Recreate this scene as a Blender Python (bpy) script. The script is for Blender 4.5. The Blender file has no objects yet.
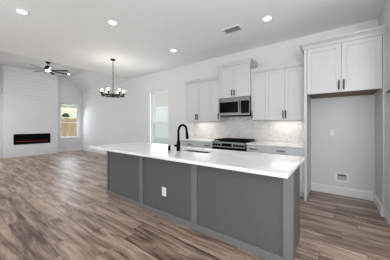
import bpy, bmesh, math, random
from mathutils import Vector, Matrix
random.seed(7)
S = bpy.context.scene
C = S.collection
PI = math.pi
# ------------------------------------------------------------------ camera
cam = bpy.data.objects.new('camera', bpy.data.cameras.new('camera'))
C.objects.link(cam)
cam.data.sensor_width = 36
cam.data.lens = 36*190.72/390
cam.data.shift_y = -5.23/390
cam.location = (0, 0, 1.289)
cam.rotation_euler = (PI/2, 0, 0.6372)
cam.data.clip_start = 0.02
S.camera = cam
# ------------------------------------------------------------------ world
W = bpy.data.worlds.new('world'); S.world = W; W.use_nodes = True
nt = W.node_tree
bg = nt.nodes['Background']
sky = nt.nodes.new('ShaderNodeTexSky'); sky.sky_type = 'NISHITA'
sky.sun_disc = False; sky.sun_elevation = math.radians(50); sky.air_density = 0.6; sky.dust_density = 3
mixw = nt.nodes.new('ShaderNodeMixRGB'); mixw.inputs[0].default_value = 0.75
mixw.inputs[2].default_value = (4.6, 4.8, 5.0, 1)
nt.links.new(sky.outputs[0], mixw.inputs[1]); nt.links.new(mixw.outputs[0], bg.inputs[0])
bg.inputs[1].default_value = 0.32
sd = bpy.data.lights.new('sun', 'SUN'); sd.energy = 3.2; sd.angle = 0.01; sd.color = (1, .96, .9)
sun = bpy.data.objects.new('sun', sd); C.objects.link(sun)
sun.rotation_euler = Vector((-1, 0.15, -1.5)).to_track_quat('-Z', 'Y').to_euler()

def area(name, loc, rot, sx, sy, power, col=(1, 1, 1)):
    d = bpy.data.lights.new(name, 'AREA'); d.shape = 'RECTANGLE'; d.size = sx; d.size_y = sy
    d.energy = power; d.color = col
    o = bpy.data.objects.new(name, d); C.objects.link(o); o.location = loc; o.rotation_euler = rot
    return o
# added fill lamps in unseen openings behind the camera and beside the living room
FILL_TINT = (0.92, 0.96, 1.0)
for x in (-4.6, -1.8, 1.2):
    area('daylight_fill', (x, -3.42, 1.2), (PI/2+.6, 0, 0), 1.9, 1.9, 34, FILL_TINT)       # faces +Y
area('daylight_fill', (2.92, 0.6, 1.4), (0, PI/2+.5, 0), 2.0, 2.4, 26, FILL_TINT)     # faces -X
area('daylight_fill', (-8.45, 0.48, 1.45), (PI/2-.1, 0, 0), 2.6, 2.0, 27, FILL_TINT)
area('daylight_fill', (-10.46, 3.84, 1.5), (0, -(PI/2-.45), 0), 1.6, .74, 13, (.85, .92, 1))      # at the living room window, faces +X
area('daylight_fill', (-4.78, 4.475, 1.5), (-PI/2, 0, 0), 0.8, 1.7, 13, (.9, .95, 1))       # at the dining window, faces -Y
# added upward fill lamps that brighten the ceiling, standing in for bounced flash
area('bounce_fill', (.9, -.7, 1.8), (PI-1.05, 0, 0), 1.4, 1.4, 98, FILL_TINT)
area('bounce_fill', (-4.0, -1.4, 1.9), (PI-.9, 0, 0), 1.4, 1.4, 16, FILL_TINT)
S.view_settings.view_transform = 'Standard'
S.view_settings.look = 'None'
S.view_settings.exposure = 0.0
S.view_settings.gamma = 1.0
S.view_settings.use_curve_mapping = False

# ------------------------------------------------------------------ materials
def mat(name, col, rough=0.5, metal=0.0, spec=0.5, emit=None, es=0, noise=0, nscale=20, bump=0, bscale=200, coat=0):
    m = bpy.data.materials.new(name); m.use_nodes = True
    n = m.node_tree; b = n.nodes['Principled BSDF']
    b.inputs['Base Color'].default_value = (*col, 1); b.inputs['Roughness'].default_value = rough
    b.inputs['Metallic'].default_value = metal; b.inputs['Specular IOR Level'].default_value = spec
    b.inputs['Coat Weight'].default_value = coat
    if emit:
        b.inputs['Emission Color'].default_value = (*emit, 1); b.inputs['Emission Strength'].default_value = es
    tc = n.nodes.new('ShaderNodeTexCoord')
    if noise:
        t = n.nodes.new('ShaderNodeTexNoise'); t.inputs['Scale'].default_value = nscale; t.inputs['Detail'].default_value = 4
        r = n.nodes.new('ShaderNodeMapRange'); r.inputs['To Min'].default_value = 1-noise; r.inputs['To Max'].default_value = 1+noise
        x = n.nodes.new('ShaderNodeVectorMath'); x.operation = 'SCALE'; x.inputs[0].default_value = col
        n.links.new(tc.outputs['Object'], t.inputs['Vector']); n.links.new(t.outputs['Fac'], r.inputs['Value'])
        n.links.new(r.outputs[0], x.inputs['Scale']); n.links.new(x.outputs[0], b.inputs['Base Color'])
    if bump:
        t = n.nodes.new('ShaderNodeTexNoise'); t.inputs['Scale'].default_value = bscale
        bp = n.nodes.new('ShaderNodeBump'); bp.inputs['Strength'].default_value = bump; bp.inputs['Distance'].default_value = .002
        n.links.new(tc.outputs['Object'], t.inputs['Vector']); n.links.new(t.outputs['Fac'], bp.inputs['Height'])
        n.links.new(bp.outputs[0], b.inputs['Normal'])
    return m

M = {}
M['wall'] = mat('wall_paint', (.69, .69, .70), .75, noise=.02, nscale=2, bump=.15)
M['ceil'] = mat('ceiling_paint', (.87, .875, .885), .9, bump=.15)
M['trim'] = mat('trim_paint', (.76, .76, .76), .35, noise=.01, nscale=4)
M['cab'] = mat('cabinet_paint', (.56, .56, .565), .38, noise=.01, nscale=3)
M['shiplap'] = mat('shiplap_paint', (.79, .795, .80), .5, noise=.015, nscale=4)
M['island'] = mat('island_paint', (.105, .1035, .103), .6, noise=.05, nscale=25, bump=.3, bscale=300)
M['islandtrim'] = mat('island_trim_paint', (.165, .166, .163), .5, noise=.04, nscale=10)
M['black'] = mat('black_metal', (.004, .004, .004), .45, spec=.04, noise=.1, nscale=30)
M['bronze'] = mat('dark_bronze', (.06, .045, .035), .32, metal=.8, noise=.1, nscale=20)
M['pull'] = mat('pull_metal', (.012, .012, .012), .5, spec=.1, noise=.1, nscale=40)
M['steel'] = mat('stainless_steel', (.20, .20, .20), .38, metal=1, noise=.05, nscale=60)
M['sinksteel'] = mat('sink_steel', (.11, .10, .09), .4, metal=.8, noise=.05, nscale=30)
M['glassblack'] = mat('black_glass', (.004, .004, .004), .15, spec=.03, noise=.05, nscale=9)
M['iron'] = mat('cast_iron', (.006, .006, .006), .6, spec=.05, noise=.2, nscale=40)
M['white_plastic'] = mat('white_plastic', (.82, .82, .82), .35, noise=.01, nscale=9)
M['grey_plastic'] = mat('grey_plastic', (.45, .45, .45), .5, noise=.03, nscale=9)
M['slot'] = mat('slot_dark', (.05, .05, .05), .7, noise=.1, nscale=9)
M['lens'] = mat('lamp_lens', (1, 1, 1), .4, emit=(1, .98, .94), es=9, noise=.01)
M['strip'] = mat('strip_lens', (1, .98, .95), .4, emit=(1, .95, .88), es=1.0, noise=.01)
M['plate'] = mat('beige_plastic', (.62, .60, .58), .4, noise=.01, nscale=9)
M['bulb'] = mat('bulb_glow', (1, .95, .85), .4, emit=(1, .80, .52), es=6, noise=.01)
M['fanlens'] = mat('fan_lens', (1, .97, .9), .4, emit=(1, .93, .82), es=5, noise=.01)
M['ember'] = mat('ember_glow', (.3, .02, .03), .6, emit=(1, .06, .10), es=.13, noise=.4, nscale=40)
M['vinyl'] = mat('window_vinyl', (.85, .86, .87), .3, noise=.01, nscale=6)
M['roof'] = mat('roof_shingle', (.45, .28, .24), .9, noise=.2, nscale=8)
M['siding'] = mat('siding_paint', (.76, .75, .72), .8, noise=.04, nscale=3)
M['road'] = mat('pale_concrete', (.70, .52, .44), .9, noise=.1, nscale=2)
M['grass'] = mat('lawn_grass', (.40, .43, .30), .95, noise=.3, nscale=3)
M['leaf'] = mat('leaf', (.10, .20, .06), .7, noise=.5, nscale=1.5)
M['leafdark'] = mat('leaf_dark', (.04, .09, .035), .7, noise=.4, nscale=3)
M['bark'] = mat('bark', (.16, .11, .08), .9, noise=.3, nscale=12)

def wood_nodes(name, c1, c2, scale=(1, 12, 12), rough=.6):
    m = mat(name, c1, rough); n = m.node_tree; b = n.nodes['Principled BSDF']
    tc = n.nodes.new('ShaderNodeTexCoord'); mp = n.nodes.new('ShaderNodeMapping'); mp.inputs['Scale'].default_value = scale
    t = n.nodes.new('ShaderNodeTexNoise'); t.inputs['Scale'].default_value = 2.5; t.inputs['Detail'].default_value = 6
    r = n.nodes.new('ShaderNodeValToRGB'); r.color_ramp.elements[0].position = .35; r.color_ramp.elements[1].position = .68
    r.color_ramp.elements[0].color = (*c1, 1); r.color_ramp.elements[1].color = (*c2, 1)
    n.links.new(tc.outputs['Object'], mp.inputs[0]); n.links.new(mp.outputs[0], t.inputs[0]); n.links.new(t.outputs[0], r.inputs[0])
    n.links.new(r.outputs[0], b.inputs['Base Color'])
    return m
M['rawwood'] = wood_nodes('raw_plywood', (.13, .072, .035), (.23, .135, .072), (2, 14, 14))
M['rawedge'] = wood_nodes('raw_wood_edge', (.36, .24, .13), (.50, .35, .20), (2, 14, 14))
M['fence'] = wood_nodes('cedar_fence', (.30, .205, .115), (.46, .34, .20), (6, 6, .7), .85)

def floor_material():
    m = mat('plank_floor', (.2, .15, .12), .32); n = m.node_tree; b = n.nodes['Principled BSDF']; L = n.links
    tc = n.nodes.new('ShaderNodeTexCoord')
    br = n.nodes.new('ShaderNodeTexBrick'); br.inputs['Scale'].default_value = 1
    br.offset = 0; br.squash = 1
    br.inputs['Brick Width'].default_value = 1.22; br.inputs['Row Height'].default_value = .18
    br.inputs['Mortar Size'].default_value = .0018; br.inputs['Mortar Smooth'].default_value = .0; br.inputs['Bias'].default_value = 0
    br.inputs['Color1'].default_value = (0, 0, 0, 1); br.inputs['Color2'].default_value = (1, 1, 1, 1); br.inputs['Mortar'].default_value = (.5, .5, .5, 1)
    sx = n.nodes.new('ShaderNodeSeparateXYZ'); L.new(tc.outputs['Object'], sx.inputs[0])
    dv = n.nodes.new('ShaderNodeMath'); dv.operation = 'DIVIDE'; dv.inputs[1].default_value = .18; L.new(sx.outputs['Y'], dv.inputs[0])
    fl = n.nodes.new('ShaderNodeMath'); fl.operation = 'FLOOR'; L.new(dv.outputs[0], fl.inputs[0])
    wn = n.nodes.new('ShaderNodeTexWhiteNoise'); wn.noise_dimensions = '1D'; L.new(fl.outputs[0], wn.inputs['W'])
    ma = n.nodes.new('ShaderNodeMath'); ma.operation = 'MULTIPLY_ADD'; ma.inputs[1].default_value = 1.22
    L.new(wn.outputs['Value'], ma.inputs[0]); L.new(sx.outputs['X'], ma.inputs[2])
    cb = n.nodes.new('ShaderNodeCombineXYZ'); L.new(ma.outputs[0], cb.inputs['X']); L.new(sx.outputs['Y'], cb.inputs['Y'])
    L.new(cb.outputs[0], br.inputs['Vector'])
    # shift grain per plank
    sc = n.nodes.new('ShaderNodeVectorMath'); sc.operation = 'SCALE'; sc.inputs['Scale'].default_value = 37.0
    L.new(br.outputs['Color'], sc.inputs[0])
    ad = n.nodes.new('ShaderNodeVectorMath'); L.new(tc.outputs['Object'], ad.inputs[0]); L.new(sc.outputs[0], ad.inputs[1])
    mp = n.nodes.new('ShaderNodeMapping'); mp.inputs['Scale'].default_value = (.95, 7.0, 1); L.new(ad.outputs[0], mp.inputs[0])
    g = n.nodes.new('ShaderNodeTexNoise'); g.inputs['Scale'].default_value = 1.6; g.inputs['Detail'].default_value = 7; g.inputs['Roughness'].default_value = .6; g.inputs['Distortion'].default_value = .6
    L.new(mp.outputs[0], g.inputs[0])
    mp2 = n.nodes.new('ShaderNodeMapping'); mp2.inputs['Scale'].default_value = (2, 60, 1); L.new(ad.outputs[0], mp2.inputs[0])
    g2 = n.nodes.new('ShaderNodeTexNoise'); g2.inputs['Scale'].default_value = 1.5; g2.inputs['Detail'].default_value = 4; L.new(mp2.outputs[0], g2.inputs[0])
    # value = .55*g + .2*g2 + .25*plank
    def mul(s, k):
        x = n.nodes.new('ShaderNodeMath'); x.operation = 'MULTIPLY'; x.inputs[1].default_value = k; L.new(s, x.inputs[0]); return x.outputs[0]
    def add(a, c):
        x = n.nodes.new('ShaderNodeMath'); x.operation = 'ADD'; L.new(a, x.inputs[0]); L.new(c, x.inputs[1]); return x.outputs[0]
    v = add(add(mul(g.outputs[0], .85), mul(g2.outputs[0], .22)), mul(br.outputs['Color'], .13))
    r = n.nodes.new('ShaderNodeValToRGB'); cr = r.color_ramp
    cr.elements[0].position = .43; cr.elements[0].color = FLOOR[0]
    cr.elements[1].position = .80; cr.elements[1].color = FLOOR[3]
    e = cr.elements.new(.53); e.color = FLOOR[1]
    e = cr.elements.new(.65); e.color = FLOOR[2]
    L.new(v, r.inputs[0])
    mx = n.nodes.new('ShaderNodeMixRGB'); mx.inputs[2].default_value = (.03, .022, .017, 1)
    L.new(br.outputs['Fac'], mx.inputs[0]); L.new(r.outputs[0], mx.inputs[1]); L.new(mx.outputs[0], b.inputs['Base Color'])
    rr = n.nodes.new('ShaderNodeMapRange'); rr.inputs['To Min'].default_value = .28; rr.inputs['To Max'].default_value = .46
    L.new(g2.outputs[0], rr.inputs[0]); L.new(rr.outputs[0], b.inputs['Roughness'])
    bp = n.nodes.new('ShaderNodeBump'); bp.inputs['Strength'].default_value = .25; bp.inputs['Distance'].default_value = .002
    L.new(g2.outputs[0], bp.inputs['Height']); L.new(bp.outputs[0], b.inputs['Normal'])
    return m
FLOOR = [(.085, .054, .038, 1), (.205, .138, .100, 1), (.41, .295, .225, 1), (.61, .475, .38, 1)]
M['floor'] = floor_material()

def quartz():
    m = mat('white_quartz', (.8, .79, .77), .13); n = m.node_tree; b = n.nodes['Principled BSDF']; L = n.links
    tc = n.nodes.new('ShaderNodeTexCoord')
    t = n.nodes.new('ShaderNodeTexNoise'); t.inputs['Scale'].default_value = 1.3; t.inputs['Detail'].default_value = 6; t.inputs['Distortion'].default_value = 1.2
    L.new(tc.outputs['Object'], t.inputs[0])
    r = n.nodes.new('ShaderNodeValToRGB'); cr = r.color_ramp
    cr.elements[0].position = .44; cr.elements[0].color = (.85, .845, .84, 1)
    cr.elements[1].position = .56; cr.elements[1].color = (.85, .845, .84, 1)
    e = cr.elements.new(.5); e.color = (.78, .765, .75, 1)
    L.new(t.outputs[0], r.inputs[0]); L.new(r.outputs[0], b.inputs['Base Color'])
    return m
M['quartz'] = quartz()

def tile():
    m = mat('marble_mosaic', (.7, .68, .66), .3); n = m.node_tree; b = n.nodes['Principled BSDF']; L = n.links
    tc = n.nodes.new('ShaderNodeTexCoord'); mp = n.nodes.new('ShaderNodeMapping'); mp.inputs['Rotation'].default_value = (PI/2, 0, 0)
    L.new(tc.outputs['Object'], mp.inputs[0])
    rot = n.nodes.new('ShaderNodeMapping'); rot.inputs['Rotation'].default_value = (0, 0, PI/4); L.new(mp.outputs[0], rot.inputs[0])
    br = n.nodes.new('ShaderNodeTexBrick'); br.inputs['Brick Width'].default_value = .06; br.inputs['Row Height'].default_value = .03
    br.inputs['Scale'].default_value = 1; br.inputs['Mortar Size'].default_value = .002
    br.inputs['Color1'].default_value = (.62, .585, .56, 1); br.inputs['Color2'].default_value = (.52, .485, .46, 1); br.inputs['Mortar'].default_value = (.60, .585, .57, 1)
    L.new(rot.outputs[0], br.inputs[0])
    t = n.nodes.new('ShaderNodeTexNoise'); t.inputs['Scale'].default_value = 14; t.inputs['Detail'].default_value = 5; L.new(tc.outputs['Object'], t.inputs[0])
    r = n.nodes.new('ShaderNodeMapRange'); r.inputs['To Min'].default_value = .82; r.inputs['To Max'].default_value = 1.14; L.new(t.outputs[0], r.inputs[0])
    x = n.nodes.new('ShaderNodeVectorMath'); x.operation = 'SCALE'; L.new(br.outputs[0], x.inputs[0]); L.new(r.outputs[0], x.inputs['Scale'])
    L.new(x.outputs[0], b.inputs['Base Color'])
    return m
M['tile'] = tile()

def glass(name, trans, tint=(1, 1, 1)):
    m = bpy.data.materials.new(name); m.use_nodes = True; n = m.node_tree
    for q in list(n.nodes):
        if q.type == 'BSDF_PRINCIPLED': n.nodes.remove(q)
    out = n.nodes['Material Output']; mx = n.nodes.new('ShaderNodeMixShader'); tr = n.nodes.new('ShaderNodeBsdfTransparent')
    tr.inputs[0].default_value = (*tint, 1)
    gl = n.nodes.new('ShaderNodeBsdfGlossy'); gl.inputs['Roughness'].default_value = .03
    mx.inputs[0].default_value = 1-trans
    n.links.new(tr.outputs[0], mx.inputs[1]); n.links.new(gl.outputs[0], mx.inputs[2]); n.links.new(mx.outputs[0], out.inputs[0])
    return m
M['glass'] = glass('window_glass', .95, (.97, .98, .98))
M['globe'] = glass('globe_glass', .96, (1, 1, 1))
def screen():
    m = bpy.data.materials.new('insect_screen'); m.use_nodes = True; n = m.node_tree
    b = n.nodes['Principled BSDF']; b.inputs['Base Color'].default_value = (.70, .75, .80, 1); b.inputs['Roughness'].default_value = .8
    mx = n.nodes.new('ShaderNodeMixShader'); tr = n.nodes.new('ShaderNodeBsdfTransparent'); mx.inputs[0].default_value = .45
    n.links.new(tr.outputs[0], mx.inputs[1]); n.links.new(b.outputs[0], mx.inputs[2]); n.links.new(mx.outputs[0], n.nodes['Material Output'].inputs[0])
    return m
M['screen'] = screen()

# ------------------------------------------------------------------ helpers
class MB:
    def __init__(s): s.bm = bmesh.new()
    def box(s, x0, x1, y0, y1, z0, z1, mi=0):
        v = [s.bm.verts.new((x, y, z)) for x in (x0, x1) for y in (y0, y1) for z in (z0, z1)]
        for f in ((0, 1, 3, 2), (4, 6, 7, 5), (0, 4, 5, 1), (2, 3, 7, 6), (0, 2, 6, 4), (1, 5, 7, 3)):
            s.bm.faces.new([v[i] for i in f]).material_index = mi
        return s
    def cyl(s, c, r, h, axis='Z', n=24, r2=None, mi=0):
        mtx = Matrix.Translation(c)
        if axis == 'X': mtx = mtx @ Matrix.Rotation(PI/2, 4, 'Y')
        if axis == 'Y': mtx = mtx @ Matrix.Rotation(-PI/2, 4, 'X')
        d = bmesh.ops.create_cone(s.bm, cap_ends=True, segments=n, radius1=r, radius2=r if r2 is None else r2, depth=h, matrix=mtx)
        for f in {f for v in d['verts'] for f in v.link_faces}:
            f.material_index = mi
            f.smooth = len(f.verts) == 4
        return s
    def sphere(s, c, r, sub=2, scale=(1, 1, 1)):
        d = bmesh.ops.create_icosphere(s.bm, subdivisions=sub, radius=r, matrix=Matrix.Translation(c) @ Matrix.Diagonal((*scale, 1)))
        for f in {f for v in d['verts'] for f in v.link_faces}: f.smooth = True
        return s
    def lathe(s, prof, c=(0, 0, 0), n=28):
        rings = []
        for r, z in prof:
            rings.append([s.bm.verts.new((c[0]+r*math.cos(2*PI*k/n), c[1]+r*math.sin(2*PI*k/n), c[2]+z)) for k in range(n)])
        for a, b in zip(rings, rings[1:]):
            for k in range(n):
                f = s.bm.faces.new((a[k], a[(k+1) % n], b[(k+1) % n], b[k])); f.smooth = True
        for r in (rings[0][::-1], rings[-1]):
            s.bm.faces.new(r)
        return s
    def tube(s, pts, rad, n=12):
        pts = [Vector(p) for p in pts]; rings = []
        up = Vector((0, 0, 1))
        prev = None
        for i, p in enumerate(pts):
            t = (pts[min(i+1, len(pts)-1)]-pts[max(i-1, 0)]).normalized()
            if prev is None:
                a = t.orthogonal().normalized()
            else:
                a = (prev - t*prev.dot(t)).normalized()
            prev = a; b = t.cross(a)
            r = rad[i] if isinstance(rad, (list, tuple)) else rad
            rings.append([s.bm.verts.new(p+r*(a*math.cos(2*PI*k/n)+b*math.sin(2*PI*k/n))) for k in range(n)])
        for a, b in zip(rings, rings[1:]):
            for k in range(n):
                f = s.bm.faces.new((a[k], a[(k+1) % n], b[(k+1) % n], b[k])); f.smooth = True
        s.bm.faces.new(rings[0][::-1]); s.bm.faces.new(rings[-1])
        return s
    def prism(s, prof, axis, a0, a1):
        """extrude closed 2D profile; axis 'X': prof=(y,z); axis 'Y': prof=(x,z); axis 'Z': (x,y)"""
        def P(p, a):
            return {'X': (a, p[0], p[1]), 'Y': (p[0], a, p[1]), 'Z': (p[0], p[1], a)}[axis]
        A = [s.bm.verts.new(P(p, a0)) for p in prof]; B = [s.bm.verts.new(P(p, a1)) for p in prof]
        n = len(prof)
        s.bm.faces.new(A); s.bm.faces.new(B[::-1])
        for i in range(n): s.bm.faces.new((A[i], B[i], B[(i+1) % n], A[(i+1) % n]))
        return s
    def grid(s, us, vs, holes, w0, w1, axis):
        """slab with rectangular holes. axis = thickness axis. holes in cell terms via (u0,u1,v0,v1)"""
        us = sorted(set(us)); vs = sorted(set(vs)); V = {}
        def P(u, v, w): return {'Y': (u, w, v), 'X': (w, u, v), 'Z': (u, v, w)}[axis]
        def vt(i, j, k):
            if (i, j, k) not in V: V[(i, j, k)] = s.bm.verts.new(P(us[i], vs[j], (w0, w1)[k]))
            return V[(i, j, k)]
        def solid(i, j):
            if i < 0 or j < 0 or i >= len(us)-1 or j >= len(vs)-1: return False
            cu = (us[i]+us[i+1])/2; cv = (vs[j]+vs[j+1])/2
            return not any(h[0] < cu < h[1] and h[2] < cv < h[3] for h in holes)
        for i in range(len(us)-1):
            for j in range(len(vs)-1):
                if not solid(i, j): continue
                for k in (0, 1): s.bm.faces.new((vt(i, j, k), vt(i+1, j, k), vt(i+1, j+1, k), vt(i, j+1, k)))
                if not solid(i-1, j): s.bm.faces.new((vt(i, j, 0), vt(i, j+1, 0), vt(i, j+1, 1), vt(i, j, 1)))
                if not solid(i+1, j): s.bm.faces.new((vt(i+1, j, 0), vt(i+1, j+1, 0), vt(i+1, j+1, 1), vt(i+1, j, 1)))
                if not solid(i, j-1): s.bm.faces.new((vt(i, j, 0), vt(i+1, j, 0), vt(i+1, j, 1), vt(i, j, 1)))
                if not solid(i, j+1): s.bm.faces.new((vt(i, j+1, 0), vt(i+1, j+1, 0), vt(i+1, j+1, 1), vt(i, j+1, 1)))
        return s
    def paint(s, mi, start):
        for i, f in enumerate(s.bm.faces):
            if i >= start: f.material_index = mi
        return s
    def build(s, name, m, parent=None, bevel=0, label=None):
        bmesh.ops.recalc_face_normals(s.bm, faces=s.bm.faces)
        me = bpy.data.meshes.new(name); 
        if parent is not None:      # keep world coordinates, store relative to the thing's base
            off = Vector(parent.location) if parent.parent is None else Vector(parent.location)+Vector(parent.parent.location)
            bmesh.ops.translate(s.bm, verts=s.bm.verts, vec=-off)
        s.bm.to_mesh(me); s.bm.free()
        for q in (m if isinstance(m, (list, tuple)) else [m]): me.materials.append(q)
        o = bpy.data.objects.new(name, me); C.objects.link(o)
        if parent is not None: o.parent = parent
        if bevel:
            b = o.modifiers.new('bevel', 'BEVEL'); b.width = bevel; b.segments = 2; b.limit_method = 'ANGLE'
        if label: o['label'] = label
        return o

def thing(name, label, cat, loc=(0, 0, 0), group=None):
    o = bpy.data.objects.new(name, None); C.objects.link(o); o.location = loc; o.empty_display_size = .1
    return tag(o, label, cat, group)
def tag(o, label, cat, group=None, kind=None):
    if label: o['label'] = label
    if cat: o['category'] = cat
    if group: o['group'] = group
    if kind: o['kind'] = kind
    return o
def struct(o):
    o['kind'] = 'structure'; return o
def copy_tree(o, parent=None):
    c = o.copy(); C.objects.link(c)
    if parent is not None: c.parent = parent
    for ch in list(o.children): copy_tree(ch, c)
    return c


# ------------------------------------------------------------------ key planes (metres)
YW = 4.41; XF = -10.40; XE = -6.53; HC = 3.07; HV = 3.58
YP = 3.715
DW = (-5.22, -4.34, .58, 2.41)      # dining window  x0 x1 z0 z1
LW = (3.43, 4.25, .66, 2.33)        # living window  y0 y1 z0 z1

# ------------------------------------------------------------------ setting
struct(MB().box(-10.55, 3.15, -3.65, 4.56, -.12, 0).build('floor', M['floor']))
b = MB()
b.box(XE, 3.0, -3.5, YW, HC, HC+.12)
# living-room tray ceiling with sloped sides (profile in y,z) extruded along x
prof = [(.40, 2.98), (1.04, HV), (3.77, HV), (YW, 2.98), (YW, HV+.14), (.40, HV+.14)]
b.prism(prof, 'X', XF, XE-.001).paint(1, 6)
b.box(XE-.001, XE+.119, .40, YW, HC+.12, HV+.14)
struct(b.build('ceiling', [M['ceil'], M['wall']]))
b = MB(); h = (DW[0], DW[1], DW[2], DW[3])
b.grid([-10.55, DW[0], DW[1], 3.15], [0, DW[2], DW[3], 3.72], [h], YW, YW+.16, 'Y')
struct(b.build('wall_back', M['wall']))
b = MB(); h = (LW[0], LW[1], LW[2], LW[3])
b.grid([.25, LW[0], LW[1], YW], [0, LW[2], LW[3], 3.72], [h], XF-.15, XF, 'X')
struct(b.build('wall_left', M['wall']))
struct(MB().grid([XF, -9.85, -7.05, XE-.15], [0, .4, 2.5, 3.72], [(-9.85, -7.05, .4, 2.5)], .25, .40, 'Y').build('wall_living', M['wall']))
struct(MB().box(XE-.15, XE, -3.5, .40, 0, 3.72).build('wall_side', M['wall']))
fr = [(-5.6, -3.6), (-2.8, -.8), (.2, 2.2)]
struct(MB().grid([XE-.15, 3.15]+[q for p in fr for q in p], [0, .25, 2.45, 3.72], [(p[0], p[1], .25, 2.45) for p in fr], -3.65, -3.5, 'Y').build('wall_front', M['wall']))
struct(MB().grid([-3.5, -.7, 1.9, YW], [0, .35, 2.45, 3.72], [(-.7, 1.9, .35, 2.45)], 3.0, 3.15, 'X').build('wall_right', M['wall']))
# boxed-down wall above and behind the pantry cabinet, right of the refrigerator recess
struct(MB().box(.566, 3.0, 2.70, YW, 2.572, HC).build('wall_soffit', M['wall']))
struct(MB().box(1.202, 3.0, 2.70, YW, 0, 2.571).build('wall_pantry', M['wall']))

# shiplap chimney breast with a niche for the fireplace
BX = -10.25; FY0, FY1, FZ0, FZ1 = 1.79, 3.0, .485, .915
b = MB()
b.grid([1.50, FY0, FY1, 3.29], [0, FZ0, FZ1, HV-.001], [(FY0, FY1, FZ0, FZ1)], XF, BX-.016, 'X')
z = .16; pitch = .146
edges = []
while z < HV-.02:
    z1 = min(z+pitch-.006, HV-.002); edges.append((z, z1)); z += pitch
for z0, z1 in edges:
    cuts = [(1.50, 3.29)]
    if z0 < FZ1 and z1 > FZ0: 
        if z0 < FZ0: b.box(BX-.016, BX, FY0, FY1, z0, FZ0)
        if z1 > FZ1: b.box(BX-.016, BX, FY0, FY1, FZ1, z1)
        cuts = [(1.50, FY0), (FY1, 3.29)]
    for c0, c1 in cuts: b.box(BX-.016, BX, c0, c1, z0, z1)
struct(b.build('wall_fireplace', M['shiplap']))

# baseboards
def baseboard(name, axis, a0, a1, w, d, h=.145):
    """runs along axis from a0 to a1 against plane w, d = +-1 into the room"""
    t = .016
    pr = [(w, 0), (w+d*t, 0), (w+d*t, h-.02), (w+d*t*.45, h), (w, h)]
    return struct(MB().prism(pr, axis, a0, a1).build(name, M['trim']))
baseboard('baseboard_back', 'X', XF+.016, -3.345, YW, -1)
baseboard('baseboard_recess', 'X', -.398, .509, YW, -1)
baseboard('baseboard_recess_side', 'Y', YP+.003, YW, .5255, -1)
baseboard('baseboard_left', 'Y', 3.305, YW-.016, XF, 1)
baseboard('baseboard_left', 'Y', .416, 1.484, XF, 1)
baseboard('baseboard_fireplace', 'Y', 1.484, 3.306, BX-.001, 1)
baseboard('baseboard_living', 'X', XF+.016, XE-.15, .40, 1)
baseboard('baseboard_side', 'Y', -3.48, .40, XE, 1)
baseboard('baseboard_pantry', 'X', 1.21, 2.98, 2.70, -1)

# windows
def window(name, axis, a0, a1, z0, z1, w_out, d, rail, with_screen):
    """axis: direction the window runs along. w_out: outer plane of the frame, d: direction to the inside."""
    def bx(b, u0, u1, w0, w1, zz0, zz1):
        w0, w1 = sorted((w_out+d*w0, w_out+d*w1))
        return b.box(u0, u1, w0, w1, zz0, zz1) if axis == 'X' else b.box(w0, w1, u0, u1, zz0, zz1)
    f = .035
    b = MB()
    bx(b, a0, a0+f, 0, .06, z0, z1); bx(b, a1-f, a1, 0, .06, z0, z1)
    bx(b, a0+f, a1-f, 0, .06, z0, z0+f); bx(b, a0+f, a1-f, 0, .06, z1-f, z1)
    w = struct(b.build(name, M['vinyl'], bevel=.003))
    for nm, s0, s1, k in (('upper_sash', rail-.01, z1-f, 0.005), ('lower_sash', z0+f, rail+.02, .03)):
        b = MB(); t = .03
        u0, u1 = a0+f, a1-f
        bx(b, u0, u0+t, k, k+.022, s0, s1); bx(b, u1-t, u1, k, k+.022, s0, s1)
        bx(b, u0+t, u1-t, k, k+.022, s0, s0+t); bx(b, u0+t, u1-t, k, k+.022, s1-t, s1)
        sa = b.build(nm, M['vinyl'], w)
        b = MB(); bx(b, u0+t, u1-t, k+.009, k+.013, s0+t, s1-t)
        b.build('glass_pane', M['glass'], sa)
    if with_screen:
        b = MB(); bx(b, a0+f, a1-f, 0, .003, z0+f, rail-.012)
        b.build('insect_screen', M['screen'], w)
    return w
window('window_1', 'X', DW[0], DW[1], DW[2], DW[3], YW+.15, -1, 1.38, True)
window('window_2', 'Y', LW[0], LW[1], LW[2], LW[3], XF-.14, 1, 1.39, False)
for k, (p0, p1) in enumerate(fr):
    pass
# sills
struct(MB().box(XF-.08, XF+.03, LW[0]-.0, LW[1]+.0, LW[2]-.0, LW[2]+.018).build('trim_1', M['trim'], bevel=.004))
struct(MB().box(DW[0], DW[1], YW-.03, YW+.09, DW[2], DW[2]+.018).build('trim_2', M['trim'], bevel=.004))

# ------------------------------------------------------------------ cabinets
def pull_v(parent, x, y, z0, z1):
    b = MB()
    b.box(x-.008, x+.008, y-.036, y-.022, z0, z1)
    for z in (z0+.022, z1-.022): b.box(x-.004, x+.004, y-.022, y, z-.004, z+.004)
    return b.build('handle', M['pull'], parent, label='dark metal bar handle')
def pull_h(parent, xc, y, z, L=.15):
    b = MB()
    b.box(xc-L/2, xc+L/2, y-.036, y-.022, z-.008, z+.008)
    for x in (xc-L/2+.022, xc+L/2-.022): b.box(x-.004, x+.004, y-.022, y, z-.004, z+.004)
    return b.build('handle', M['pull'], parent, label='dark metal bar handle')
def shaker(parent, name, x0, x1, z0, z1, y, rail=.062):
    """front face at y (door is 20 mm thick behind it)"""
    b = MB()
    g = .0015; x0 += g; x1 -= g; z0 += g; z1 -= g
    b.grid([x0, x0+rail, x1-rail, x1], [z0, z0+rail, z1-rail, z1], [(x0+rail, x1-rail, z0+rail, z1-rail)], y, y+.02, 'Y')
    b.box(x0+rail-.001, x1-rail+.001, y+.010, y+.016, z0+rail-.001, z1-rail+.001)
    return b.build(name, M['cab'], parent, bevel=.0015)
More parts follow.
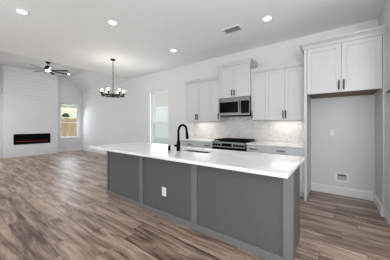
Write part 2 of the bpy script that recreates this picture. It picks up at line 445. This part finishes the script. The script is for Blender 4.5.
def slab_front(parent, name, x0, x1, z0, z1, y):
    g = .0015
    return MB().box(x0+g, x1-g, y, y+.02, z0+g, z1-g).build(name, M['cab'], parent, bevel=.002)
def crown(parent, x0, x1, yf, yb, z0, z1, left, right, P=.045):
    """crown moulding along the front plus side returns"""
    b = MB(); H = z1-z0
    pr = [(0, 0), (-.010, 0), (-.014, H*.15), (-.030, H*.45), (-P+.008, H*.72), (-P, H*.80), (-P, H), (0, H)]
    # front run with mitred ends built as rings
    def ring(xe, sgn, p):  # profile point at an end: mitre outwards
        return (xe + sgn*(-p[0]), yf + p[0], z0 + p[1])
    A = [b.bm.verts.new(ring(x0, -1, p) if left else (x0, yf+p[0], z0+p[1])) for p in pr]
    B = [b.bm.verts.new(ring(x1, 1, p) if right else (x1, yf+p[0], z0+p[1])) for p in pr]
    n = len(pr)
    for i in range(n-1): b.bm.faces.new((A[i], B[i], B[i+1], A[i+1]))
    for flag, R, xe, sg in ((left, A, x0, -1), (right, B, x1, 1)):
        if flag:
            D = [b.bm.verts.new((xe+sg*(-p[0]), yb, z0+p[1])) for p in pr]
            for i in range(n-1): b.bm.faces.new((R[i], D[i], D[i+1], R[i+1]))
            b.bm.faces.new(D)
        else: b.bm.faces.new(R)
    b.box(x0, x1, yf, yb, z1-.012, z1-.001)
    return b.build('crown_moulding', M['cab'], parent)

ZB, ZT = 1.385, 2.40
def upper(name, label, x0, x1, yf, z0, z1, doors, ctop, cl, cr, hz=.15, bottom=None, P=.04, cx=None):
    t = thing(name, label, 'cabinet', ((x0+x1)/2, YW, z0))
    b = MB(); w = .018
    yb = YW-.001
    b.box(x0, x0+w, yf+.02, yb, z0, z1); b.box(x1-w, x1, yf+.02, yb, z0, z1)
    b.box(x0+w, x1-w, yf+.02, yb, z1-w, z1)
    b.box(x0+w, x1-w, yb-.008, yb, z0+.02, z1-w)
    b.box(x0+w, x1-w, yf+.02, yf+(.024 if bottom else .04), z0, z0+.032)      # front rail
    b.box(x0, x1, yf+.0205, yf+.030, z1-.03, z1+.01)
    b.build('body', M['cab'], t)
    if bottom:
        MB().box(x0+w, x1-w, yf+.0245, yb-.035, z0+.0005, z0+.018).build('bottom_panel', M[bottom], t, label='unpainted wooden bottom panel')
        MB().box(x0+w, x1-w, yb-.035, yb-.001, z0+.0, z0+.018).build('cleat', M['rawedge'], t, label='pale bare wood strip')
    else:
        MB().box(x0+w, x1-w, yf+.04, yb-.01, z0+.012, z0+.026).build('bottom_panel', M['cab'], t)
    for (d0, d1, hx) in doors:
        d = shaker(t, 'door', d0, d1, z0+.002, z1-.012, yf)
        pull_v(d, hx, yf, z0+.035, z0+.035+hz)
    crown(t, *(cx or (x0, x1)), yf+.012, yb, z1+.001, ctop, cl, cr, P)
    return t
YU = 4.06
XA, XB, XC, XD = -3.32, -2.56, -2.262, -1.488   # left run and microwave bay
XG, XH = -1.185, -.446
upper('wall_cabinet', 'white two-door shaker wall cabinet at the far left end of the kitchen run', XA, XB-.001, YU, ZB, ZT,
      [(XA, -2.94, -2.965), (-2.94, XB, -2.915)], 2.475, True, False)
upper('wall_cabinet', 'narrow white one-door wall cabinet just left of the microwave', XB, XC-.001, YU, ZB, ZT,
      [(XB, XC, XC-.03)], 2.49, False, False)
upper('wall_cabinet', 'raised white two-door cabinet directly above the microwave', XC, XD, 3.995, 1.915, 2.63,
      [(XC, (XC+XD)/2, (XC+XD)/2-.03), ((XC+XD)/2, XD, (XC+XD)/2+.03)], 2.71, True, True, hz=.13)
upper('wall_cabinet', 'narrow white one-door wall cabinet just right of the microwave', XD+.001, XG-.001, YU, ZB, ZT,
      [(XD, XG, XD+.03)], 2.49, False, False)
upper('wall_cabinet', 'white two-door wall cabinet between the microwave side and the refrigerator recess', XG, XH, YU, ZB, ZT,
      [(XG, -.815, -.84), (-.815, XH, -.79)], 2.49, False, False)
# refrigerator enclosure

def tall_panel(x0, x1, label):
    t = MB(); t.box(x0, x1, YP+.001, YW-.001, 0, 2.563)
    o = t.build('refrigerator_side_panel', M['cab'], bevel=.002); tag(o, label, 'cabinet panel')
    return o
tall_panel(-.441, -.399, 'tall white side panel standing left of the empty refrigerator recess')
tall_panel(.526, .564, 'tall white side panel standing right of the empty refrigerator recess, beside the pantry')
t = upper('refrigerator_cabinet', 'large white two-door cabinet over the empty refrigerator recess, bare wood underside', -.397, .524, YP-.0, 1.80, 2.565,
          [(-.395, .064, .033), (.064, .522, .095)], 2.66, True, False, hz=.145, bottom='rawwood', P=.07, cx=(-.441, .5625))
# pantry cabinet on the right-hand side wall, its doors facing the island (-X)
t = thing('pantry_cabinet', 'tall white pantry cabinet at the right edge of the picture', 'cabinet', (.9, 3.2, 0))
PX = .548
MB().box(PX+.021, 1.20, 2.70, YP-.001, 0, 2.57).build('body', M['cab'], t)
MB().box(PX-.004, PX+.02, 2.70, YP-.001, 0, .145).build('base_trim', M['trim'], t, bevel=.002)
def side_door(z0, z1):
    y0, y1 = 2.705, YP-.003; q = .062
    b = MB().grid([y0, y0+q, y1-q, y1], [z0, z0+q, z1-q, z1], [(y0+q, y1-q, z0+q, z1-q)], PX, PX+.02, 'X')
    b.box(PX+.008, PX+.014, y0+q-.001, y1-q+.001, z0+q-.001, z1-q+.001)
    return b.build('door', M['cab'], t, bevel=.0015)
d = side_door(1.665, 2.565)
MB().box(PX-.034, PX-.022, 2.95, 3.44, 1.697, 1.706).box(PX-.022, PX, 2.99, 3.0, 1.696, 1.706).box(PX-.022, PX, 3.40, 3.41, 1.696, 1.706).build('handle', M['pull'], d, label='dark metal bar handle')
d = side_door(.148, 1.66)
MB().box(PX-.034, PX-.022, 2.74, 2.752, .95, 1.25).box(PX-.022, PX, 2.741, 2.751, .98, .99).box(PX-.022, PX, 2.741, 2.751, 1.21, 1.22).build('handle', M['pull'], d, label='dark metal bar handle')

# base cabinets
YB = 3.79
def base(label, x0, x1, drawers, doors, endpanel=False):
    t = thing('base_cabinet', label, 'cabinet', ((x0+x1)/2, YW, 0))
    MB().box(x0, x1, YB+.02, YW-.001, .10, .882).box(x0, x1, YB+.085, YW-.001, 0, .10).build('body', M['cab'], t)
    for d0, d1 in drawers:
        d = slab_front(t, 'drawer', d0, d1, .735, .872, YB); pull_h(d, (d0+d1)/2, YB, .805, .15)
    for d0, d1, hx in doors:
        d = shaker(t, 'door', d0, d1, .108, .728, YB); pull_v(d, hx, YB, .55, .69)
    return t
base('white base cabinet at the far left end of the kitchen run, behind the faucet', XA, -2.601, [(XA, -2.60)], [(XA, -2.96, -2.99), (-2.96, -2.60, -2.93)])
base('narrow white base cabinet just left of the gas range', -2.60, -2.266, [(-2.60, -2.266)], [(-2.60, -2.266, -2.30)])
base('narrow white base cabinet just right of the gas range', -1.484, -1.201, [(-1.484, -1.20)], [(-1.484, -1.20, -1.455)])
base('wide white base cabinet between the gas range side and the refrigerator recess', -1.20, -.443, [(-1.20, -.443)], [(-1.20, -.82, -.85), (-.82, -.443, -.79)])
def counter(x0, x1, label):
    o = MB().box(x0, x1, 3.755, YW-.013, .884, .914).build('countertop', M['quartz'], bevel=.003)
    tag(o, label, 'countertop')
counter(XA-.015, -2.266, 'white quartz counter on the base cabinets left of the gas range')
counter(-1.484, -.443, 'white quartz counter on the base cabinets right of the gas range')
# backsplash
b = MB(); b.grid([XA, -2.266, -1.484, -.443], [.89, .915, ZB, 1.49], [(XA, -2.266, ZB, 1.49), (-1.484, -.443, ZB, 1.49)], YW-.012, YW-.001, 'Y')
o = b.build('backsplash', M['tile']); tag(o, 'marble mosaic backsplash on the wall between counters and wall cabinets', 'backsplash')

# ------------------------------------------------------------------ microwave
X0, X1, Z0, Z1, Y0 = XC+.012, XD-.002, 1.495, 1.911, 3.985
t = thing('microwave', 'stainless steel over-range microwave with black glass door', 'microwave', ((X0+X1)/2, YW, Z0))
MB().box(X0, X1, Y0+.03, YW-.014, Z0+.012, Z1).build('body', M['black'], t, bevel=.003)
MB().box(X0+.01, X1-.01, Y0+.05, YW-.03, Z0-.006, Z0+.012).build('vent_grille', M['iron'], t)
Wd = X1-X0; xs = X0+Wd*.715
d = MB().grid([X0, X0+.025, xs-.04, xs], [Z0+.01, Z0+.07, Z1-.10, Z1-.02], [(X0+.025, xs-.04, Z0+.07, Z1-.10)], Y0, Y0+.03, 'Y').build('door', M['steel'], t, bevel=.002)
MB().box(X0+.025, xs-.04, Y0+.004, Y0+.02, Z0+.07, Z1-.10).build('window', M['glassblack'], d, label='black glass window')
MB().box(xs-.032, xs-.012, Y0-.04, Y0-.022, Z0+.05, Z1-.06).box(xs-.028, xs-.016, Y0-.022, Y0, Z0+.07, Z0+.09).box(xs-.028, xs-.016, Y0-.022, Y0, Z1-.10, Z1-.08).build('handle', M['steel'], d, bevel=.003)
MB().box(X0, X1, Y0+.002, Y0+.03, Z1-.018, Z1-.001).build('top_trim', M['steel'], t)
cp = MB().grid([xs+.004, xs+.012, X1-.012, X1], [Z0+.01, Z0+.05, Z1-.09, Z1-.02], [(xs+.012, X1-.012, Z0+.05, Z1-.09)], Y0, Y0+.03, 'Y').build('control_panel', M['steel'], t, bevel=.002)
MB().box(xs+.012, X1-.012, Y0+.003, Y0+.02, Z0+.05, Z1-.09).build('keypad', M['glassblack'], cp, label='black glass keypad')

# ------------------------------------------------------------------ range
X0, X1 = -2.262, -1.488
t = thing('gas_range', 'stainless slide-in gas range with black cast iron grates', 'range', ((X0+X1)/2, YW, 0))
MB().box(X0, X1, 3.75, YW-.014, .06, .895).box(X0+.03, X1-.03, 3.80, YW-.03, 0, .06).build('body', M['black'], t, bevel=.002)
MB().box(X0-.0, X1+.0, 3.72, YW-.014, .896, .922).build('cooktop', M['glassblack'], t, bevel=.004, label='black cooktop')
b = MB().prism([(3.695, .80), (3.75, .80), (3.75, .895), (3.72, .918), (3.715, .918)], 'X', X0, X1)
cp = b.build('control_panel', M['steel'], t)
xc = (X0+X1)/2
MB().box(xc-.13, xc+.10, 3.688, 3.70, .822, .885).build('display', M['glassblack'], cp, label='black glass display')
for x in (X0+.06, X0+.13, X0+.20, X1-.22, X1-.155, X1-.09, X1-.035):
    MB().cyl((x, 3.682, .853), .022, .035, 'Y', 18).build('knob', M['iron'], cp)
d = MB().box(X0+.004, X1-.004, 3.70, 3.748, .20, .785).build('oven_door', M['glassblack'], t, bevel=.004, label='black oven door')
MB().box(X0+.10, X1-.10, 3.697, 3.703, .32, .66).build('window', M['glassblack'], d)
MB().cyl(((X0+X1)/2, 3.655, .735), .012, .66, 'X', 14).box(X0+.07, X0+.09, 3.655, 3.70, .727, .743).box(X1-.09, X1-.07, 3.655, 3.70, .727, .743).build('handle', M['steel'], d)
MB().box(X0+.004, X1-.004, 3.70, 3.748, .07, .19).build('drawer', M['steel'], t, bevel=.004)
for k in range(3):
    gx0 = X0+.02+k*.247; gx1 = gx0+.238; b = MB()
    for x in (gx0, (gx0+gx1)/2-.006, gx1-.012): b.box(x, x+.012, 3.77, 4.36, .940, .960)
    for y in (3.77, 3.92, 4.06, 4.20, 4.348): b.box(gx0, gx1, y, y+.012, .940, .960)
    for x in (gx0, gx1-.012):
        for y in (3.77, 4.348): b.box(x, x+.012, y, y+.012, .921, .941)
    b.build('grate', M['iron'], t)
for x, y in ((X0+.14, 3.90), (X0+.14, 4.22), (xc, 4.06), (X1-.14, 3.90), (X1-.14, 4.22)):
    MB().cyl((x, y, .929), .045, .016).cyl((x, y, .939), .03, .008).build('burner', M['iron'], t)

# ------------------------------------------------------------------ island
IX0, IX1, IY0, IY1 = -3.44, -.313, 1.876, 2.475
t = thing('kitchen_island', 'long dark grey kitchen island with paneled front and lighter grey battens', 'kitchen island', ((IX0+IX1)/2, (IY0+IY1)/2, 0))
SX0, SX1, SY0, SY1 = -1.93, -1.37, 2.115, 2.428
b = MB()
b.box(IX0+.02, IX1-.02, IY0+.018, IY0+.036, .0, .878)      # front skin
b.box(IX0+.02, IX0+.038, IY0+.036, IY1-.02, 0, .878)
b.box(IX1-.035, IX1-.02, IY0+.036, IY1-.02, .0, .878)
b.box(IX0+.038, IX1-.035, IY1-.038, IY1-.02, .10, .878)
b.box(IX0+.038, IX1-.035, IY1-.10, IY1-.085, 0, .10)
b.box(IX0+.038, IX1-.035, IY0+.036, IY1-.038, .10, .118)
b.build('body', M['island'], t)
def batten(x0, x1, y0, y1, z0=.1, z1=.878):
    MB().box(x0, x1, y0, y1, z0, z1).build('batten', M['islandtrim'], t, bevel=.002, label='lighter grey vertical batten')
for x0, x1 in ((-2.478, -2.392), (-1.447, -1.362)): batten(x0, x1, IY0, IY0+.0178, .079)
batten(IX0, IX0+.045, IY0, IY0+.0178, .079); 
batten(IX1-.079, IX1, IY0, IY0+.0178, 0)
batten(IX1-.0195, IX1, IY0+.0185, IY0+.085, 0)
batten(IX0, IX0+.0195, IY0+.0185, IY0+.085, .079)
MB().box(IX0, IX1-.080, IY0-.002, IY0+.0178, 0, .078).box(IX0, IX0+.0195, IY0+.0185, IY1-.02, 0, .078).build('base_trim', M['islandtrim'], t, bevel=.002, label='lighter grey base trim')
n = 5; wdt = (IX1-IX0-.08)/n
for k in range(n):
    x0 = IX0+.04+k*wdt
    b = MB().grid([x0+.002, x0+.06, x0+wdt-.06, x0+wdt-.002], [.108, .17, .81, .872], [(x0+.06, x0+wdt-.06, .17, .81)], IY1-.019, IY1, 'Y')
    b.box(x0+.059, x0+wdt-.059, IY1-.014, IY1-.008, .169, .811)
    b.build('door', M['island'], t, bevel=.0015)
# countertop with sink cut-out
CX0, CX1, CY0, CY1 = -3.485, -.296, 1.576, 2.572
b = MB().grid([CX0, SX0, SX1, CX1], [CY0, SY0, SY1, CY1], [(SX0, SX1, SY0, SY1)], .880, .914, 'Z')
o = b.build('countertop', M['quartz'], bevel=.003); tag(o, 'long white quartz top covering the dark grey island, with sink cut-out', 'countertop')
# sink
t = thing('kitchen_sink', 'stainless steel double bowl sink set into the island top', 'sink', ((SX0+SX1)/2, (SY0+SY1)/2, .70))
dv = SX0+.27
for a0, a1 in ((SX0, dv-.01), (dv+.01, SX1)):
    b = MB(); w = .006
    b.box(a0, a0+w, SY0, SY1, .70, .878); b.box(a1-w, a1, SY0, SY1, .70, .878)
    b.box(a0+w, a1-w, SY0, SY0+w, .70, .878); b.box(a0+w, a1-w, SY1-w, SY1, .70, .878)
    b.box(a0+w, a1-w, SY0+w, SY1-w, .70, .706)
    bo = b.build('bowl', M['sinksteel'], t, bevel=.002)
    MB().cyl(((a0+a1)/2, (SY0+SY1)/2, .709), .04, .006).build('drain', M['steel'], bo)
MB().box(dv-.01, dv+.01, SY0, SY1, .845, .868).build('divider', M['sinksteel'], t)
# faucet
fx, fy = -1.83, 2.07
t = thing('kitchen_faucet', 'matte black gooseneck pull-down faucet on the island top', 'faucet', (fx, fy, .914))
MB().lathe([(.031, .914), (.031, .922), (.028, .93), (.027, 1.03), (.022, 1.045), (.019, 1.06)], (fx, fy, 0)).build('base', M['black'], t)
pts = [(fx, fy, 1.05), (fx, fy, 1.18)]; R = .095
for k in range(0, 13):
    a = PI - PI*k/12*1.0
    pts.append((fx, fy+R+R*math.cos(a), 1.19+R*math.sin(a)))
pts.append((fx, fy+2*R+.003, 1.165))
MB().tube(pts, .0175, 14).build('spout', M['black'], t)
sp = MB().tube([(fx, fy+2*R+.003, 1.17), (fx, fy+2*R+.006, 1.155), (fx, fy+2*R+.012, 1.10), (fx, fy+2*R+.015, 1.075)], [.019, .022, .025, .027], 16).build('spray_head', M['black'], t)
MB().tube([(fx-.02, fy, .985), (fx-.068, fy, .985)], .018, 12).tube([(fx-.058, fy+.01, .985), (fx-.06, fy+.05, .992), (fx-.062, fy+.095, 1.0)], [.009, .007, .005], 10).build('lever', M['black'], t)
t = thing('soap_dispenser', 'short black round button on the island top left of the faucet', 'dispenser', (-1.965, 2.02, .914))
MB().lathe([(.021, .914), (.021, .918), (.020, .92), (.020, .978), (.017, .982)], (-1.965, 2.02, 0)).build('sleeve', M['black'], t)
MB().lathe([(.012, .982), (.012, .988), (.009, .990)], (-1.965, 2.02, 0)).build('button', M['black'], t)

# ------------------------------------------------------------------ outlets and boxes (all face -Y)
def outlet(x, y, z, label, W_=.072, H_=.116, m='white_plastic'):
    t = thing('electrical_outlet', label, 'outlet', (x, y, z))
    p = MB().box(x-W_/2, x+W_/2, y-.006, y-.0003, z-H_/2, z+H_/2).build('cover_plate', M[m], t, bevel=.002)
    for dz in (-.026, .026):
        s = MB().box(x-.017, x+.017, y-.0085, y-.006, z+dz-.016, z+dz+.016).build('socket', M[m], p, bevel=.001)
        MB().box(x-.008, x-.0055, y-.0092, y-.0086, z+dz-.004, z+dz+.007).box(x+.0055, x+.008, y-.0092, y-.0086, z+dz-.004, z+dz+.007).build('slots', M['slot'], s)
outlet(-1.94, IY0+.018, .352, 'white outlet plate on the dark grey island front', .078, .122)
outlet(-.06, YW, 1.14, 'white outlet plate on the wall of the empty refrigerator recess')
outlet(-.83, YW-.012, 1.15, 'pale outlet plate on the marble backsplash near the refrigerator recess', m='plate')
x, z = .085, .325
t = thing('water_supply_box', 'white recessed water supply box low on the refrigerator recess wall', 'supply box', (x, YW, z))
MB().grid([x-.10, x-.07, x+.07, x+.10], [z-.085, z-.055, z+.055, z+.085], [(x-.07, x+.07, z-.055, z+.055)], YW-.008, YW-.0003, 'Y').build('frame', M['white_plastic'], t, bevel=.002)
MB().box(x-.07, x+.07, YW-.002, YW-.0005, z-.055, z+.055).build('back_plate', M['grey_plastic'], t)
MB().box(x-.065, x+.04, YW-.010, YW-.002, z+.028, z+.050).cyl((x+.045, YW-.012, z+.035), .010, .02, 'Y', 12).build('valve', M['slot'], t, label='small dark valve')

# ------------------------------------------------------------------ fireplace
t = thing('electric_fireplace', 'long black linear electric fireplace set in the white shiplap wall', 'fireplace', (XF, (FY0+FY1)/2, FZ0))
e = .003
MB().box(XF+.02, BX-.08, FY0+e, FY1-e, FZ0+e, FZ1-e).build('firebox', M['iron'], t)
MB().grid([FY0+e, FY0+.06, FY1-.06, FY1-e], [FZ0+e, FZ0+.055, FZ1-.055, FZ1-e], [(FY0+.06, FY1-.06, FZ0+.055, FZ1-.055)], BX-.079, BX+.018, 'X').build('frame', M['iron'], t, bevel=.003)
b = MB()
for k in range(60):
    y = FY0+.09+k*(FY1-FY0-.18)/59; s = random.uniform(.008, .016)
    b.sphere((BX-.045+random.uniform(-.012, .012), y, FZ0+.115+random.uniform(-.004, .006)), s, 1, (1, 1.2, .9))
b.build('ember_bed', M['ember'], t, label='glowing red ember bed')
MB().box(BX-.075, BX-.02, FY0+.062, FY1-.062, FZ0+.056, FZ0+.105).build('ember_tray', M['iron'], t)
# ------------------------------------------------------------------ ceiling fan
fx, fy = -8.45, 2.40
t = thing('ceiling_fan', 'dark bronze ceiling fan with seven slim blades and a lit lamp', 'ceiling fan', (fx, fy, HV))
MB().lathe([(.07, HV-.001), (.07, HV-.03), (.05, HV-.06), (.02, HV-.065)], (fx, fy, 0)).build('canopy', M['black'], t)
MB().cyl((fx, fy, HV-.11), .013, .11).build('downrod', M['bronze'], t)
MB().lathe([(.03, HV-.14), (.06, HV-.15), (.09, HV-.17), (.10, HV-.20), (.10, HV-.285), (.085, HV-.305)], (fx, fy, 0)).build('motor_housing', M['bronze'], t)
MB().lathe([(.085, HV-.306), (.085, HV-.322), (.06, HV-.34), (.02, HV-.346)], (fx, fy, 0)).build('lamp_lens', M['fanlens'], t, label='glowing white lamp lens')
zb = HV-.30
for k in range(7):
    a = 0.6372 + math.radians(9+k*360/7)
    ca, sa = math.cos(a), math.sin(a)
    b = MB()
    prof = [(.09, -.02), (.20, -.028), (.65, -.045), (.67, -.03), (.67, .03), (.65, .045), (.20, .028), (.09, .02)]
    b.prism(prof, 'Z', -.004, .004)
    bmesh.ops.rotate(b.bm, verts=b.bm.verts, cent=(0, 0, 0), matrix=Matrix.Rotation(math.radians(-14), 3, 'X'))
    bmesh.ops.rotate(b.bm, verts=b.bm.verts, cent=(0, 0, 0), matrix=Matrix.Rotation(a, 3, 'Z'))
    bmesh.ops.translate(b.bm, verts=b.bm.verts, vec=(fx, fy, zb))
    bl = b.build('blade', M['black'], t)
ld = bpy.data.lights.new('fan_lamp', 'POINT'); ld.energy = 9; ld.color = (1, .94, .85); ld.shadow_soft_size = .08
lo = bpy.data.objects.new('fan_lamp', ld); C.objects.link(lo); lo.location = (0, 0, -.42); lo.parent = t
# ------------------------------------------------------------------ chandelier
cx, cy = -4.89, 2.85
t = thing('chandelier', 'black ring chandelier with six lit glass globes hanging over the dining area', 'chandelier', (cx, cy, HC))
MB().lathe([(.065, HC-.001), (.065, HC-.018), (.045, HC-.03), (.012, HC-.034)], (cx, cy, 0)).build('canopy', M['black'], t)
MB().cyl((cx, cy, (HC+2.10)/2-.01), .0085, HC-2.10-.02, n=12).build('rod', M['pull'], t)
RR = .275; zr = 2.085
b = MB()
ring = [(cx+RR*math.cos(2*PI*k/48), cy+RR*math.sin(2*PI*k/48), zr) for k in range(49)]
b.tube(ring, .013, 8)
b.build('ring', M['black'], t)
b = MB().cyl((cx, cy, zr), .022, .06, n=16)
for k in range(3):
    a = .6372+math.radians(28+60*k)
    b.tube([(cx-RR*math.cos(a), cy-RR*math.sin(a), zr), (cx+RR*math.cos(a), cy+RR*math.sin(a), zr)], .008, 8)
b.cyl((cx, cy, zr-.045), .012, .03, n=12)
b.build('hub', M['black'], t)
for k in range(6):
    a = .6372+math.radians(28+60*k)
    x, y = cx+RR*math.cos(a), cy+RR*math.sin(a)
    ho = MB().lathe([(.006, zr-.03), (.012, zr-.02), (.012, zr+.03), (.030, zr+.045), (.033, zr+.085), (.024, zr+.088)], (x, y, 0), 16).build('lamp_holder', M['black'], t)
    MB().sphere((x, y, zr+.13), .030, 2, (1, 1, 1.25)).build('bulb', M['bulb'], ho, label='glowing bulb')
    g = MB().lathe([(.024, zr+.084), (.042, zr+.10), (.054, zr+.13), (.054, zr+.155), (.040, zr+.19)], (x, y, 0), 20)
    g.build('globe', M['globe'], ho, label='clear glass globe')
ld = bpy.data.lights.new('chandelier_lamp', 'POINT'); ld.energy = 10; ld.color = (1, .93, .84); ld.shadow_soft_size = .25
lo = bpy.data.objects.new('chandelier_lamp', ld); C.objects.link(lo); lo.location = (0, 0, 2.42-HC); lo.parent = t

# ------------------------------------------------------------------ recessed lights
def downlight(x, y, z, label, power):
    t = thing('recessed_light', label, 'ceiling light', (x, y, z), None)
    MB().lathe([(.062, -.0005), (.088, -.0005), (.085, -.006), (.066, -.008), (.062, -.004)], (x, y, z)).build('trim_ring', M['white_plastic'], t)
    MB().cyl((x, y, z-.004), .060, .005).build('lens', M['lens'], t, label='glowing lens')
    d = bpy.data.lights.new('downlight', 'SPOT'); d.energy = power; d.spot_size = math.radians(130); d.spot_blend = .8; d.shadow_soft_size = .06; d.color = (1, .96, .9)
    o = bpy.data.objects.new('downlight', d); C.objects.link(o); o.parent = t; o.location = (0, 0, -.015)
LP = 11
downlight(-3.97, .79, HC, 'recessed ceiling light nearest the top left corner of the picture', LP)
downlight(-3.13, 1.82, HC, 'recessed ceiling light above the left half of the island, right of the chandelier top', LP)
downlight(-3.13, 3.36, HC, 'recessed ceiling light nearest the kitchen wall left of the wall cabinets', LP)
downlight(-.93, 3.29, HC, 'recessed ceiling light above the counter between vent and refrigerator cabinet', LP)
downlight(-9.75, 3.52, HV, 'small recessed light in the raised living room ceiling beyond the fan', LP*.6)
# ceiling vent
x, y = -1.56, 3.28
t = thing('ceiling_vent', 'white rectangular air vent in the kitchen ceiling', 'air vent', (x, y, HC))
MB().grid([x-.18, x-.15, x+.15, x+.18], [y-.11, y-.08, y+.08, y+.11], [(x-.15, x+.15, y-.08, y+.08)], HC-.012, HC-.0005, 'Z').build('frame', M['white_plastic'], t, bevel=.003)
MB().box(x-.15, x+.15, y-.08, y+.08, HC-.003, HC-.0008).build('duct_opening', M['slot'], t)
for k in range(9):
    yy = y-.072+k*.018
    MB().prism([(yy-.008, HC-.012), (yy-.006, HC-.013), (yy+.008, HC-.004), (yy+.006, HC-.003)], 'X', x-.15, x+.15).build('louver', M['white_plastic'], t)
# under-cabinet lights
def undercab(x0, x1, label, power):
    z = ZB+.011; xm = (x0+x1)/2
    t = thing('under_cabinet_light', label, 'light', (xm, 4.15, z))
    MB().box(x0, x1, 4.13, 4.165, z-.010, z).build('housing', M['white_plastic'], t)
    MB().box(x0+.01, x1-.01, 4.134, 4.161, z-.012, z-.0101).build('diffuser', M['strip'], t, label='glowing strip')
    d = bpy.data.lights.new('strip', 'AREA'); d.shape = 'RECTANGLE'; d.size = x1-x0; d.size_y = .03; d.energy = power; d.color = (1, .95, .88)
    o = bpy.data.objects.new('strip', d); C.objects.link(o); o.parent = t; o.location = (0, .07, -.015)
undercab(-3.15, -2.65, 'slim lit strip under the far left wall cabinet', 1.9)
undercab(-1.10, -.55, 'slim lit strip under the wall cabinet beside the refrigerator recess', 1.9)

# ------------------------------------------------------------------ outdoors
struct(MB().box(-45, 25, -25, 40, -.35, -.18).build('ground', M['grass']))
# fence beyond the living-room window
t = thing('wooden_fence', 'tan cedar board fence outside the living room window', 'fence', (-14.5, 5, -.18))
b = MB()
y = -1.0
while y < 8.9:
    w = .135; b.box(-14.51-random.uniform(0, .004), -14.49, y, y+w, -.12, 1.72+random.uniform(-.015, .015)); y += w+.008
b.build('boards', M['fence'], t)
MB().box(-14.55, -14.515, -1, 9, .1, .19).box(-14.55, -14.515, -1, 9, 1.35, 1.44).build('rails', M['fence'], t)
# rising lawn, lane and planting behind
struct(MB().prism([(-15.5, -.2), (-19, 1.9), (-36, 4.7), (-36, -.2)], 'Y', -10, 30).build('hillside', M['grass']))
o = MB().prism([(-25.2, 2.93), (-27.6, 3.325), (-27.6, 3.36), (-25.2, 2.965)], 'Y', -5, 25).build('lane', M['road']); struct(o)
def tree(name, label, x, y, z, trunk, R, n, leafm, squash=.8):
    t = thing(name, label, 'tree' if trunk > .3 else 'shrub', (x, y, z))
    MB().tube([(x, y, z-.3), (x+.05, y, z+trunk*.6), (x, y+.05, z+trunk+R*.5)], [.14*R/1.5, .11*R/1.5, .05], 8).build('trunk', M['bark'], t)
    b = MB()
    for k in range(n):
        d = Vector((random.gauss(0, 1), random.gauss(0, 1), random.gauss(0, 1))).normalized()*R*random.uniform(.45, 1)**.6
        c = Vector((x, y, z+trunk+R*squash))+Vector((d.x, d.y, d.z*squash))
        s = random.uniform(.09, .17)*R**.5
        u = Vector((random.gauss(0, 1), random.gauss(0, 1), random.gauss(0, 1))).normalized(); v = u.orthogonal().normalized()
        b.bm.faces.new([b.bm.verts.new(c+q) for q in (-u*s, -v*s*.6, u*s, v*s*.6)])
    b.build('foliage', M[leafm], t)
tree('shrub', 'dark round shrub seen just over the tan fence', -19.5, 6.85, 1.85, .03, .27, 600, 'leafdark')
tree('tree', 'leafy tree filling the left of the living room window view', -31.2, 9.9, 3.8, .3, 1.45, 2200, 'leaf')
tree('tree', 'leafy tree filling the right of the living room window view', -31.2, 13.1, 3.8, .3, 1.45, 2200, 'leaf')
# neighbouring house outside the dining window
t = thing('neighbouring_house', 'pale beige house wall outside the dining area window', 'house', (-9, 11, -.2))
b = MB().box(-13, -3, 9.6, 13, -.18, 5.0)
b.build('wall', M['siding'], t)
b = MB()
for k in range(30): 
    z = -.15+k*.17; b.prism([(9.6, z), (9.575, z), (9.59, z+.165), (9.6, z+.165)], 'X', -13, -3)
b.build('siding', M['siding'], t)
MB().prism([(9.1, 5.0), (11.3, 6.5), (13.5, 5.0), (13.5, 5.15), (11.3, 6.65), (9.1, 5.15)], 'X', -13.4, -2.6).build('roof', M['roof'], t)
# repeats share a group
GROUPS = {'wall_cabinet': 'wall cabinets along the kitchen wall', 'base_cabinet': 'base cabinets along the kitchen wall',
          'recessed_light': 'recessed lights in the ceiling', 'electrical_outlet': 'electrical outlet plates',
          'tree': 'trees outside the living room window', 'under_cabinet_light': 'lit strips under the wall cabinets',
          'refrigerator_side_panel': 'tall panels beside the refrigerator recess'}
for o in C.objects:
    k = o.name.split('.')[0]
    if o.parent is None and k in GROUPS: o['group'] = GROUPS[k]
